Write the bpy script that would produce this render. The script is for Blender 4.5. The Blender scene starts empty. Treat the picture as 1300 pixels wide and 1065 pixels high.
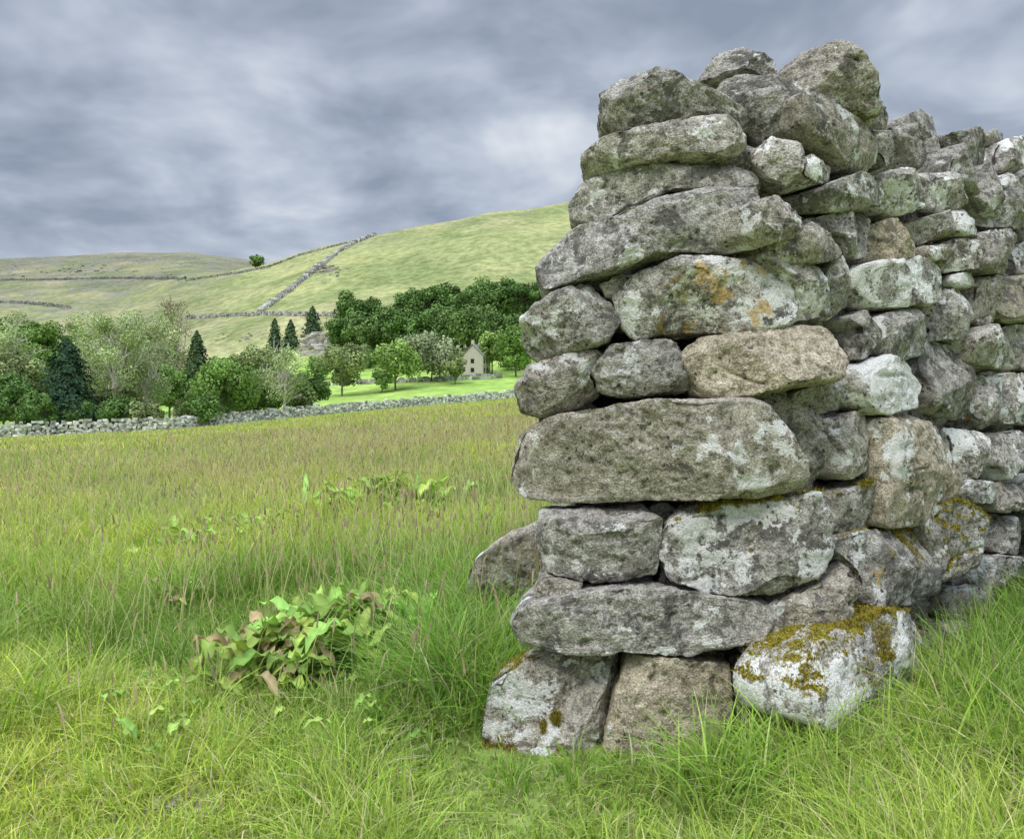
import bpy, math, numpy as np, time
from mathutils import Vector
T0=time.time()
scene=bpy.context.scene
CAM_H=0.95
# ------------------------------------------------------------------ noise
def _h(ix,iy,iz,s):
    h=(ix*374761393+iy*668265263+iz*1274126177+s*974634777)&0xffffffff
    h=((h^(h>>13))*1274126177)&0xffffffff
    h=((h^(h>>16))*2246822519)&0xffffffff
    h=h^(h>>15)
    return (h&0xffffff)/float(0xffffff)
def vnoise(p,s=0):
    p=np.asarray(p,float); f=np.floor(p); i=f.astype(np.int64); f=p-f; f=f*f*f*(f*(f*6-15)+10)
    x,y,z=i[:,0],i[:,1],i[:,2]; fx,fy,fz=f[:,0],f[:,1],f[:,2]
    r=0
    for dx in (0,1):
        for dy in (0,1):
            for dz in (0,1):
                w=(fx if dx else 1-fx)*(fy if dy else 1-fy)*(fz if dz else 1-fz)
                r=r+w*_h(x+dx,y+dy,z+dz,s)
    return r*2-1
def fbm(p,o=4,s=0,g=.5):
    a=1;t=0;r=0
    for k in range(o):
        r=r+a*vnoise(p*(2.03**k)+k*7.3,s+k); t+=a; a*=g
    return r/t
def n2(x,y,sc,s=0,o=3):
    return fbm(np.stack([x*sc,y*sc,np.zeros_like(x)+.37],1),o,s)
def sm(a,b,x):
    t=np.clip((x-a)/(b-a),0,1); return t*t*(3-2*t)
# ------------------------------------------------------------------ mesh helpers
def build_mesh(name,verts,facelists,col=None,smooth=True,matidx=None):
    me=bpy.data.meshes.new(name)
    verts=np.ascontiguousarray(verts,dtype=np.float32)
    me.vertices.add(len(verts)); me.vertices.foreach_set('co',verts.ravel())
    li=[];st=[];off=0
    for f in facelists:
        f=np.asarray(f,dtype=np.int32)
        if len(f)==0: continue
        li.append(f.ravel()); k=f.shape[1]
        st.append(off+np.arange(len(f))*k); off+=f.size
    li=np.concatenate(li); st=np.concatenate(st).astype(np.int32)
    me.loops.add(len(li)); me.loops.foreach_set('vertex_index',li.astype(np.int32))
    me.polygons.add(len(st)); me.polygons.foreach_set('loop_start',st)
    me.polygons.foreach_set('use_smooth',np.full(len(st),smooth,dtype=bool))
    if matidx is not None: me.polygons.foreach_set('material_index',np.asarray(matidx,dtype=np.int32))
    me.update(calc_edges=True)
    if col is not None:
        a=me.attributes.new('col','FLOAT_COLOR','POINT')
        c=np.ones((len(verts),4),dtype=np.float32); c[:,:3]=col
        a.data.foreach_set('color',c.ravel())
    return me
def add_obj(name,me,mats,parent=None,loc=(0,0,0)):
    o=bpy.data.objects.new(name,me); o.location=loc
    for m in (mats if isinstance(mats,(list,tuple)) else [mats]): me.materials.append(m)
    scene.collection.objects.link(o)
    if parent: o.parent=parent
    return o
def empty(name):
    o=bpy.data.objects.new(name,None); scene.collection.objects.link(o); return o
# ------------------------------------------------------------------ node helpers
class NT:
    def __init__(s,nt): s.nt=nt; nt.nodes.clear()
    def n(s,t,**k):
        x=s.nt.nodes.new(t)
        for a,b in k.items(): setattr(x,a,b)
        return x
    def set(s,sock,v):
        if isinstance(v,bpy.types.NodeSocket): s.nt.links.new(v,sock)
        elif v is not None: sock.default_value=v
    def math(s,op,a,b=None,c=None):
        x=s.n('ShaderNodeMath',operation=op)
        s.set(x.inputs[0],a)
        if b is not None: s.set(x.inputs[1],b)
        if c is not None: s.set(x.inputs[2],c)
        return x.outputs[0]
    def vmath(s,op,a,b=None):
        x=s.n('ShaderNodeVectorMath',operation=op); s.set(x.inputs[0],a)
        if b is not None: s.set(x.inputs[1],b)
        return x.outputs[0]
    def noise(s,vec,scale,detail=5,rough=.5,dist=0):
        x=s.n('ShaderNodeTexNoise'); s.set(x.inputs['Vector'],vec)
        x.inputs['Scale'].default_value=scale;x.inputs['Detail'].default_value=detail
        x.inputs['Roughness'].default_value=rough;x.inputs['Distortion'].default_value=dist
        return x.outputs['Fac']
    def ramp(s,f,stops):
        x=s.n('ShaderNodeValToRGB'); e=x.color_ramp.elements
        while len(e)<len(stops): e.new(.5)
        for i,(p,c) in enumerate(stops):
            e[i].position=p; e[i].color=(*c,1) if len(c)==3 else c
        s.set(x.inputs[0],f); return x.outputs[0]
    def step(s,f,a,b,lo=0,hi=1):
        x=s.n('ShaderNodeMapRange',interpolation_type='SMOOTHSTEP')
        s.set(x.inputs[0],f); s.set(x.inputs[1],a); s.set(x.inputs[2],b); s.set(x.inputs[3],lo); s.set(x.inputs[4],hi)
        return x.outputs[0]
    def mix(s,f,a,b,mode='MIX'):
        x=s.n('ShaderNodeMix',data_type='RGBA',blend_type=mode)
        s.set(x.inputs[0],f)
        s.set(x.inputs[6],(*a,1) if isinstance(a,tuple) and len(a)==3 else a)
        s.set(x.inputs[7],(*b,1) if isinstance(b,tuple) and len(b)==3 else b)
        return x.outputs[2]
    def attr(s,name,typ='GEOMETRY',out='Fac'):
        x=s.n('ShaderNodeAttribute',attribute_type=typ,attribute_name=name); return x.outputs[out]
def newmat(name):
    m=bpy.data.materials.new(name); m.use_nodes=True; return m,NT(m.node_tree)
def finish(g,bsdf):
    o=g.n('ShaderNodeOutputMaterial'); g.nt.links.new(bsdf,o.inputs[0])
def principled(g,col,rough=.9,spec=.2,normal=None):
    p=g.n('ShaderNodeBsdfPrincipled'); g.set(p.inputs['Base Color'],col if not isinstance(col,tuple) else (*col,1))
    g.set(p.inputs['Roughness'],rough); p.inputs['Specular IOR Level'].default_value=spec
    if normal is not None: g.set(p.inputs['Normal'],normal)
    return p.outputs[0]
def diffuse(g,col,normal=None):
    p=g.n('ShaderNodeBsdfDiffuse'); g.set(p.inputs[0],col)
    if normal is not None: g.set(p.inputs['Normal'],normal)
    return p.outputs[0]
def bump(g,h,strength,dist,nrm=None):
    b=g.n('ShaderNodeBump'); b.inputs['Strength'].default_value=strength; b.inputs['Distance'].default_value=dist
    g.set(b.inputs['Height'],h)
    if nrm is not None: g.set(b.inputs['Normal'],nrm)
    return b.outputs[0]
def _len(g,P):
    x=g.n('ShaderNodeVectorMath',operation='LENGTH'); g.set(x.inputs[0],P); return x.outputs['Value']
# ------------------------------------------------------------------ materials
def mat_stone():
    m,g=newmat('limestone')
    tc=g.n('ShaderNodeTexCoord'); oi=g.n('ShaderNodeObjectInfo')
    off=g.math('MULTIPLY',oi.outputs['Random'],60.0)
    v=g.vmath('ADD',tc.outputs['Object'],off)
    A=lambda n:g.attr(n,'OBJECT')
    a1=g.noise(v,7.5,5,.64,.2); a2=g.noise(v,26,6,.82); a3=g.noise(v,190,1,.7); a4=g.noise(v,13,4,.74,.4)
    v2=g.vmath('ADD',v,(13.1,4.2,7.7)); a5=g.noise(v2,8,4,.68)
    base=g.ramp(a2,[(.33,(.16,.15,.135)),(.42,(.38,.365,.335)),(.52,(.58,.565,.53)),(.68,(.76,.745,.71))])
    base=g.mix(g.step(a5,.38,.6),base,(.80,.79,.785),'MULTIPLY')
    base=g.mix(1.0,base,g.step(a3,.33,.68,.66,1.2),'MULTIPLY')
    base=g.mix(A('tan'),base,g.mix(1.0,base,(1.10,.98,.78),'MULTIPLY'))
    dk=g.step(g.math('ADD',a4,g.math('MULTIPLY',A('dark'),.16)),.55,.67,0,.76)
    base=g.mix(dk,base,(.095,.09,.08))
    w=g.math('ADD',a1,g.math('MULTIPLY',g.math('SUBTRACT',A('white'),.5),.19))
    w=g.math('ADD',w,g.math('MULTIPLY',g.math('SUBTRACT',a2,.5),.40))
    wm=g.step(w,.585,.62,0,.88)
    base=g.mix(wm,base,g.mix(1.0,(.86,.85,.81),g.step(a3,.3,.6,.80,1.05),'MULTIPLY'))
    vo=g.n('ShaderNodeTexVoronoi'); g.set(vo.inputs['Vector'],g.vmath('ADD',v,g.math('MULTIPLY',a3,.012))); vo.inputs['Scale'].default_value=42
    spot=g.math('MULTIPLY',g.step(vo.outputs['Distance'],.16,.26,1,0),g.step(a5,.48,.58))
    base=g.mix(g.math('MULTIPLY',spot,.85),base,(.05,.047,.04))
    om=g.step(g.math('ADD',a5,g.math('ADD',g.math('MULTIPLY',g.math('SUBTRACT',a2,.5),.35),g.math('MULTIPLY',A('orange'),.19))),.67,.73,0,.7)
    base=g.mix(om,base,(.56,.36,.09))
    geo=g.n('ShaderNodeNewGeometry')
    sx=g.n('ShaderNodeSeparateXYZ'); g.set(sx.inputs[0],geo.outputs['Normal'])
    mo=g.math('ADD',g.math('MULTIPLY',sx.outputs[2],.26),g.math('ADD',a4,g.math('MULTIPLY',A('moss'),.22)))
    mm=g.step(mo,.87,.94)
    base=g.mix(mm,base,g.mix(g.step(a3,.4,.6),(.11,.09,.015),(.33,.28,.045)))
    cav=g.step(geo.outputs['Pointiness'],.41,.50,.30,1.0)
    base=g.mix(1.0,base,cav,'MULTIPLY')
    base=g.mix(1.0,base,A('tone'),'MULTIPLY')
    hh=g.math('ADD',a2,g.math('MULTIPLY',a3,.4))
    finish(g,diffuse(g,base,bump(g,hh,.85,.018)))
    return m
def mat_simple(name,c0,c1,scale,rough=.9,bs=.3,bd=.02):
    m,g=newmat(name); tc=g.n('ShaderNodeTexCoord')
    a=g.noise(tc.outputs['Object'],scale,5,.7)
    finish(g,principled(g,g.ramp(a,[(.3,c0),(.7,c1)]),rough,.15,bump(g,a,bs,bd)))
    return m
def mat_foliage(name,trans=.35):
    m,g=newmat(name); c=g.attr('col','GEOMETRY','Color')
    d=g.n('ShaderNodeBsdfDiffuse'); t=g.n('ShaderNodeBsdfTranslucent')
    g.set(d.inputs[0],c); g.set(t.inputs[0],g.mix(1.0,c,(1.12,1.1,.7),'MULTIPLY'))
    mx=g.n('ShaderNodeMixShader'); mx.inputs[0].default_value=trans
    g.nt.links.new(d.outputs[0],mx.inputs[1]); g.nt.links.new(t.outputs[0],mx.inputs[2])
    finish(g,mx.outputs[0]); return m
def mat_leafy(name):
    m,g=newmat(name); c=g.attr('col','GEOMETRY','Color'); finish(g,diffuse(g,c)); return m
def mat_vcol(name,rough=.9,sc=3,amt=.35):
    m,g=newmat(name); c=g.attr('col','GEOMETRY','Color'); tc=g.n('ShaderNodeTexCoord')
    a=g.noise(tc.outputs['Object'],sc,4,.7)
    finish(g,diffuse(g,g.mix(1.0,c,g.step(a,.3,.7,1-amt,1+amt),'MULTIPLY'))); return m
def mat_ground():
    m,g=newmat('grassland'); c=g.attr('col','GEOMETRY','Color')
    geo=g.n('ShaderNodeNewGeometry'); P=geo.outputs['Position']
    far=g.step(_len(g,P),60,220)
    near=g.noise(P,14,5,.7)
    st=g.n('ShaderNodeMapping'); g.set(st.inputs[0],P); st.inputs['Scale'].default_value=(1,.35,2.5); st.inputs['Rotation'].default_value=(0,0,.5)
    f1=g.noise(st.outputs[0],.028,7,.68,.6); f2=g.noise(P,.22,6,.75)
    cn=g.mix(1.0,c,g.step(near,.3,.7,.55,1.4),'MULTIPLY')
    cf=g.mix(1.0,c,g.ramp(f1,[(.33,(.74,.78,.68)),(.5,(1,1,1)),(.66,(1.24,1.14,1.12))]),'MULTIPLY')
    cf=g.mix(1.0,cf,g.step(f2,.3,.7,.64,1.36),'MULTIPLY')
    cc=g.mix(far,cn,cf)
    finish(g,diffuse(g,cc,bump(g,near,.5,.03))); return m
M_stone=mat_stone()
M_grass=mat_foliage('grass_blades',.30)
M_leaf=mat_foliage('leaves',.2)
M_tree=mat_leafy('tree_foliage')
M_bark=mat_vcol('bark')
M_ground=mat_ground()
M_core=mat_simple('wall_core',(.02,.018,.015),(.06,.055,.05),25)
M_farstone=mat_vcol('far_stone',.95,1.5,.3)
M_moss=mat_leafy('moss_fibres')
# ------------------------------------------------------------------ terrain
U=lambda u:(np.asarray(u,float)-650)/1000.
KU=U([-1400,-600,0,215,420,620,700,1300,2600]); KV=np.array([-.09,-.07,-.059,-.05,-.032,-.0155,-.008,.04,.05])
YU=U([-600,0,215,420,620,700,1300]); YV=np.array([80,85,95,120,143,150,152.])
ROW=np.array([160,200,260,340,450,600,900,1300,1800,3500.])
COL=U([-800,0,150,240,300,340,400,475,560,620,720,1000,2600])
TAB=np.array([
[-.05,-.03,.0,.05,.08,.11,.13,.150,.13,.07],
[-.045,-.03,-.005,.035,.07,.10,.13,.158,.14,.07],
[-.045,-.03,.0,.045,.08,.108,.14,.166,.145,.07],
[-.04,-.025,.01,.065,.105,.132,.145,.166,.145,.07],
[-.035,-.02,.02,.078,.120,.143,.14,.160,.14,.07],
[-.03,-.01,.03,.085,.130,.152,.14,.152,.13,.07],
[-.02,.0,.04,.095,.147,.172,.16,.14,.12,.07],
[-.015,.005,.045,.105,.162,.188,.17,.15,.12,.07],
[-.01,.01,.05,.115,.176,.205,.185,.15,.12,.07],
[-.008,.01,.05,.12,.186,.217,.19,.15,.12,.07],
[-.005,.01,.05,.12,.195,.229,.20,.15,.12,.07],
[.01,.03,.07,.14,.205,.235,.20,.15,.12,.07],
[.01,.03,.06,.10,.15,.18,.17,.15,.12,.07]])
def terrain(x,y):
    x=np.atleast_1d(np.asarray(x,float)); y=np.atleast_1d(np.asarray(y,float))
    r=np.hypot(x,y)+1e-6; th=np.arctan2(x,y); thc=np.clip(th,-1.1,1.1); t=np.tan(thc); ye=r*np.cos(thc)
    k=np.interp(t,KU,KV); yw=np.interp(t,YU,YV)
    E=[np.interp(t,COL,TAB[:,j]) for j in range(len(ROW))]
    z=k*ye
    ew=k-.95/yw
    f=np.clip((ye-yw)/(160-yw),0,1); e=ew+(E[0]-ew)*f
    for j in range(len(ROW)-1):
        f=np.clip((ye-ROW[j])/(ROW[j+1]-ROW[j]),0,1)
        f=f*.5+f*f*(3-2*f)*.5
        e=np.where(ye>ROW[j],E[j]+(E[j+1]-E[j])*f,e)
    z=np.where(ye>yw,.95+e*ye,z)
    fr=sm(-.4,.2,np.cos(th)); z=z*fr
    z=z+.018*n2(x,y,1.3,5,2)*sm(.5,3,r)*(1-sm(60,120,r))
    z=z+(2.6*n2(x,y,.014,9,3)+.7*n2(x,y,.06,4,2))*sm(230,420,r)
    return z
def hit(u,v,y0=155,y1=1500):
    t=(u-650)/1000.; e=(487-v)/1000.
    ys=np.linspace(y0,y1,3000); z=terrain(t*ys,ys); ee=(z-.95)/ys
    i=np.argmax(ee>=e)
    if ee[i]<e: i=int(np.argmax(ee))
    return t*ys[i],ys[i],z[i]
rs=np.concatenate([[.25],np.geomspace(.5,4200,330)])
ang=np.concatenate([np.arange(-180,-44,3),np.arange(-44,44,.22),np.arange(44,180,3)])
th=np.radians(ang); nA=len(th); nR=len(rs)
TH,RR=np.meshgrid(th,rs); X=(RR*np.sin(TH)).ravel(); Y=(RR*np.cos(TH)).ravel()
Z=terrain(X,Y)
V=np.stack([X,Y,Z],1)
i=np.arange(nR-1)[:,None]*nA; j=np.arange(nA)[None,:]; j2=(j+1)%nA
Q=np.stack([i+j,i+j2,i+nA+j2,i+nA+j],-1).reshape(-1,4)[:,::-1]
V=np.vstack([V,[[0,0,0]]]); cidx=len(V)-1
tri=np.stack([np.full(nA,cidx),np.arange(nA),(np.arange(nA)+1)%nA],1)[:,::-1]
r=np.hypot(X,Y); tt=X/np.maximum(Y,.1)
def mixc(a,b,f): return a*(1-f[:,None])+b*f[:,None]
def bare_mask(x,y):
    r=np.hypot(x,y); return sm(.10,.45,n2(x,y,2.0,55,3))*sm(3.5,2.4,r)*sm(.0,-.25,x)
C=np.tile(np.array([.20,.26,.07]),(len(X),1))
C=mixc(C,np.array([.32,.36,.12]),sm(6,25,r))
C=mixc(C,np.array([.30,.44,.11]),sm(70,140,r))
hill=np.array([.30,.325,.145]); C=mixc(C,hill,sm(230,300,r))
left=sm(-.30,-.42,tt)*sm(300,380,r); C=mixc(C,np.array([.225,.24,.125]),left)
C=mixc(C,np.array([.18,.18,.13]),sm(700,900,r))
pn=n2(X,Y,.012,31,3); C=mixc(C,np.array([.36,.33,.19]),np.clip(pn*2.2,0,1)*sm(250,330,r)*.55)
pn=n2(X,Y,.02,77,3); C=mixc(C,np.array([.17,.215,.085]),np.clip(pn*2.4,0,1)*sm(250,330,r)*.65)
pn=n2(X,Y*2.2,.03,123,4); C=mixc(C,np.array([.20,.20,.17]),sm(.18,.34,pn)*sm(450,700,r)*.8)
C=mixc(C,np.array([.34,.29,.18]),bare_mask(X,Y)*.6)
C=np.vstack([C,[[.1,.1,.04]]])
add_obj('ground',build_mesh('ground',V,[Q,tri],C),M_ground)
# ------------------------------------------------------------------ blades
def blade_mesh(base,h,w,az,bend,face,col,K,tipc=None,shape=1.5,wmin=.1):
    N=len(h); t=np.linspace(0,1,K+1)[None,:]
    hor=(bend*h)[:,None]*t**2; ver=h[:,None]*(t-.42*np.clip(bend,0,1.4)[:,None]*t**2.2)
    P=np.zeros((N,K+1,3)); P[...,0]=base[:,0,None]+np.cos(az)[:,None]*hor; P[...,1]=base[:,1,None]+np.sin(az)[:,None]*hor
    P[...,2]=base[:,2,None]+ver
    ww=w[:,None]*.5*np.maximum(1-t**shape,wmin)
    S=np.stack([np.cos(face),np.sin(face),np.zeros(N)],1)[:,None,:]*ww[...,None]
    VV=np.stack([P-S,P+S],2).reshape(-1,3)
    b=(np.arange(N)*(K+1)*2)[:,None]; k=np.arange(K)[None,:]*2
    q=np.stack([b+k,b+k+1,b+k+3,b+k+2],-1).reshape(-1,4)
    tt_=t[...,None]
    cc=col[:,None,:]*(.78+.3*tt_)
    if tipc is not None: cc=cc*(1-tt_**2)+tipc[:,None,:]*tt_**2
    cc=np.repeat(cc[:,:,None,:],2,2).reshape(-1,3)
    return VV,q,cc
def join(parts):
    vs=[];qs=[];cs=[];o=0
    for v,q,c in parts:
        vs.append(v);qs.append(q+o);cs.append(c);o+=len(v)
    return np.vstack(vs),np.vstack(qs),np.vstack(cs)
P0=np.array([.82,2.0]); ND=np.array([.617,-.787]); DD=np.array([.787,.617]); PL=np.array([-.06,2.1])
def inside_wall(x,y,m=0.0):
    fs=ND[0]*(x-P0[0])+ND[1]*(y-P0[1]); fl=ND[0]*(x-PL[0])+ND[1]*(y-PL[1])
    return (fs<m)&(fl>-m)&(y>2.0+.1*(.8-x)-m)
rng=np.random.default_rng(4)
GREENS=np.array([[.42,.58,.09],[.51,.66,.11],[.30,.47,.08],[.60,.70,.15],[.44,.54,.13],[.66,.67,.25]])
STRAW=np.array([.74,.65,.40])
def pick_col(n,x,y,r,strawp=.05):
    i=rng.integers(0,6,n); c=GREENS[i]*rng.uniform(.68,1.2,(n,1))
    pn=n2(x,y,.55,21,3); c=mixc(c,c*np.array([.58,.72,.68]),np.clip(pn*2.8,0,1))
    c=mixc(c,c*np.array([1.18,1.08,.95]),np.clip(-pn*2.8,0,1))
    s=rng.random(n)<strawp; c[s]=STRAW*rng.uniform(.5,1.1,(s.sum(),1))
    return np.clip(c,0,.85)
def scatter(n,r0,r1,a0,a1,power=1.0):
    a=np.radians(rng.uniform(a0,a1,n)); f=rng.random(n)
    r=r0*(r1/r0)**f if power==0 else (r0**power+(r1**power-r0**power)*f)**(1/power)
    return r*np.sin(a),r*np.cos(a),r
parts=[]
def gz(x,y): return terrain(x,y)
x,y,r=scatter(118000,1.3,4.2,-42,42,1.2); k=~inside_wall(x,y,.02); x,y,r=x[k],y[k],r[k]; n=len(x)
cl=n2(x,y,1.6,3,3); cl2=n2(x,y,5,8,2)
H=.06+.05*sm(2.2,4,r)+.14*np.clip(cl+.1,0,1)+.12*np.clip(cl2,0,1)
front=sm(-.25,-.1,x)*sm(.55,.35,x)*sm(1.5,1.7,y)
right=sm(.40,.72,x)*sm(3.2,2.6,y); H=H*(1-.5*front)+right*.12
leftT=np.exp(-((x+.12)/.25)**2)*sm(2.15,2.45,y)*sm(4.6,3.6,y); H=H+leftT*.20
bare=bare_mask(x,y)
H=H*(1-.45*bare)*rng.uniform(.45,1.25,n)
keep=rng.random(n)>bare*.55; x,y,r,H=x[keep],y[keep],r[keep],H[keep]; n=len(x)
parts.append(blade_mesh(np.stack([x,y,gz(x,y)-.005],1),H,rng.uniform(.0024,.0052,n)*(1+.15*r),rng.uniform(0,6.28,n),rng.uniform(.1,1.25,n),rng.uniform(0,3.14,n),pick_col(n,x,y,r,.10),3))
def clump(cx,cy,n,R,h,w=.0055,b=(.3,1.2),straw=.05,K=6,tint=1.0):
    a=rng.uniform(0,6.28,n); q=R*np.sqrt(rng.random(n)); x=cx+q*np.cos(a); y=cy+q*np.sin(a)
    k=~inside_wall(x,y,.01); x,y,a=x[k],y[k],a[k]; n=len(x)
    if n==0: return
    hh=h*rng.uniform(.45,1.15,n); c=pick_col(n,x,y,np.hypot(x,y),straw)*np.array([.88,1.0,.95])*tint
    parts.append(blade_mesh(np.stack([x,y,gz(x,y)],1),hh,w*rng.uniform(.5,1.3,n),a+rng.normal(0,.7,n),rng.uniform(b[0],b[1],n),rng.uniform(0,3.14,n),c,K,None,2.2,.06))
for cx,cy in [(-.14,2.5),(-.08,2.75),(-.22,2.95),(-.05,3.1),(-.32,3.3),(-.1,3.5),(-.42,2.85),(-.09,2.35),(-.3,2.55)]:
    clump(cx,cy,220,.17,.36)
for i_ in range(22):
    s=rng.uniform(-.05,2.6); o=rng.uniform(.12,.6); cx=P0[0]+DD[0]*s+ND[0]*o; cy=P0[1]+DD[1]*s+ND[1]*o
    clump(cx,cy,140,.14,rng.uniform(.18,.27)+.05*min(s,1.6))
for cx,cy in [(.5,1.8),(.6,1.75),(.68,1.85),(.8,1.8),(.95,1.75),(1.05,1.85),(1.15,1.7),(.45,1.72)]:
    clump(cx,cy,110,.10,.25,.005)
for cx,cy in [(.0,1.9),(.15,1.92),(.28,1.88),(.38,1.9)]: clump(cx,cy,40,.06,.12,.0045)
for i_ in range(84):
    cx,cy,_=scatter(1,1.8,7,-38,0,1); hh=rng.uniform(.18,.38)
    if cy[0]<2.4: hh*=.6
    clump(cx[0],cy[0],95,.12,hh,.0055,tint=rng.uniform(.62,1.1))
x,y,r=scatter(100000,4.0,14,-40,30,1.0); n=len(x); cl=n2(x,y,.5,3,3)
H=(.16+.24*np.clip(cl+.15,0,1)+.05*sm(6,12,r))*rng.uniform(.45,1.3,n)
c=pick_col(n,x,y,r,.10); tw=sm(6,13,r)*(.5+.5*np.clip(n2(x,y,.25,91,3)*3,-1,1)); s=rng.random(n)<tw*.36; c[s]=np.array([.58,.47,.29])*rng.uniform(.5,1.15,(s.sum(),1)); H[s]*=1.3
parts.append(blade_mesh(np.stack([x,y,gz(x,y)],1),H,rng.uniform(.0045,.009,n)*(r/4)**.8,rng.uniform(0,6.28,n),rng.uniform(.1,.9,n),rng.uniform(0,3.14,n),c,2))
x,y,r=scatter(110000,13,150,-40,18,0); yw=np.interp(x/y,YU,YV); k=y<yw-.5; x,y,r=x[k],y[k],r[k]; n=len(x)
H=rng.uniform(.14,.38,n); c=pick_col(n,x,y,r,.14)
pt=.5+.5*np.clip(n2(x,y,.09,91,4)*3.5,-1,1)
tw=(.2+.8*pt)*.52*(1-.5*sm(40,95,r)); s=rng.random(n)<tw; c[s]=np.array([.54,.44,.29])*rng.uniform(.45,1.15,(s.sum(),1)); H[s]*=1.2
parts.append(blade_mesh(np.stack([x,y,gz(x,y)],1),H,.019*(r/13)**.9*rng.uniform(.7,1.3,n),rng.uniform(0,6.28,n),rng.uniform(.1,.7,n),rng.normal(0,.7,n),c,2))
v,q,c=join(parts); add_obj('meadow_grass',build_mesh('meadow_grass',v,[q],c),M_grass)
x,y,r=scatter(11000,2.3,22,-40,18,.7); k=~inside_wall(x,y,.05); x,y,r=x[k],y[k],r[k]
k=n2(x,y,.3,91,3)+.5*sm(3.5,9,r)-.02+rng.normal(0,.12,len(x))>.05; x,y,r=x[k],y[k],r[k]; n=len(x)
H=rng.uniform(.25,.50,n)*(.75+.25*sm(2.4,4,r)); az=rng.uniform(0,6.28,n); z=gz(x,y)
p1=blade_mesh(np.stack([x,y,z],1),H,np.full(n,.0020)*(1+r*.12),az,rng.uniform(.05,.4,n),rng.normal(0,.5,n),np.tile([.55,.57,.26],(n,1)),3,None,9,.6)
tip=p1[0].reshape(n,4,2,3)[:,-1].mean(1)
p2=blade_mesh(tip-[0,0,.01],rng.uniform(.03,.08,n),rng.uniform(.0045,.008,n)*(1+r*.06),az,rng.uniform(.1,.5,n),rng.normal(0,.6,n),np.array([.56,.44,.30])*rng.uniform(.55,1.2,(n,1)),3,None,2,.15)
v,q,c=join([p1,p2]); add_obj('grass_seed_heads',build_mesh('grass_seed_heads',v,[q],c),M_grass)
print('grass',time.time()-T0)
# ------------------------------------------------------------------ stones
def poly_R(ab,na):
    th=np.linspace(0,2*np.pi,na,endpoint=False); d=np.stack([np.cos(th),np.sin(th)],1); R=np.zeros(na)
    for i in range(len(ab)):
        p=ab[i]; e=ab[(i+1)%len(ab)]-p
        den=d[:,0]*e[1]-d[:,1]*e[0]; den=np.where(abs(den)<1e-9,1e-9,den)
        rr=(p[0]*e[1]-p[1]*e[0])/den; s=(p[0]*d[:,1]-p[1]*d[:,0])/den
        ok=(s>=-1e-6)&(s<=1+1e-6)&(rr>0); R=np.where(ok&(rr>R),rr,R)
    R[R==0]=np.median(R)
    k=max(1,int(na*.005)); ker=np.exp(-.5*(np.arange(-3*k,3*k+1)/k)**2); ker/=ker.sum()
    Rp=np.concatenate([R[-3*k:],R,R[:3*k]]); return th,np.convolve(Rp,ker,'valid')
def centroid(ab):
    x,y=ab[:,0],ab[:,1]; x1,y1=np.roll(x,-1),np.roll(y,-1); c=x*y1-x1*y; a=c.sum()/2
    return np.array([((x+x1)*c).sum(),((y+y1)*c).sum()])/(6*a)
STONES=[]
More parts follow.
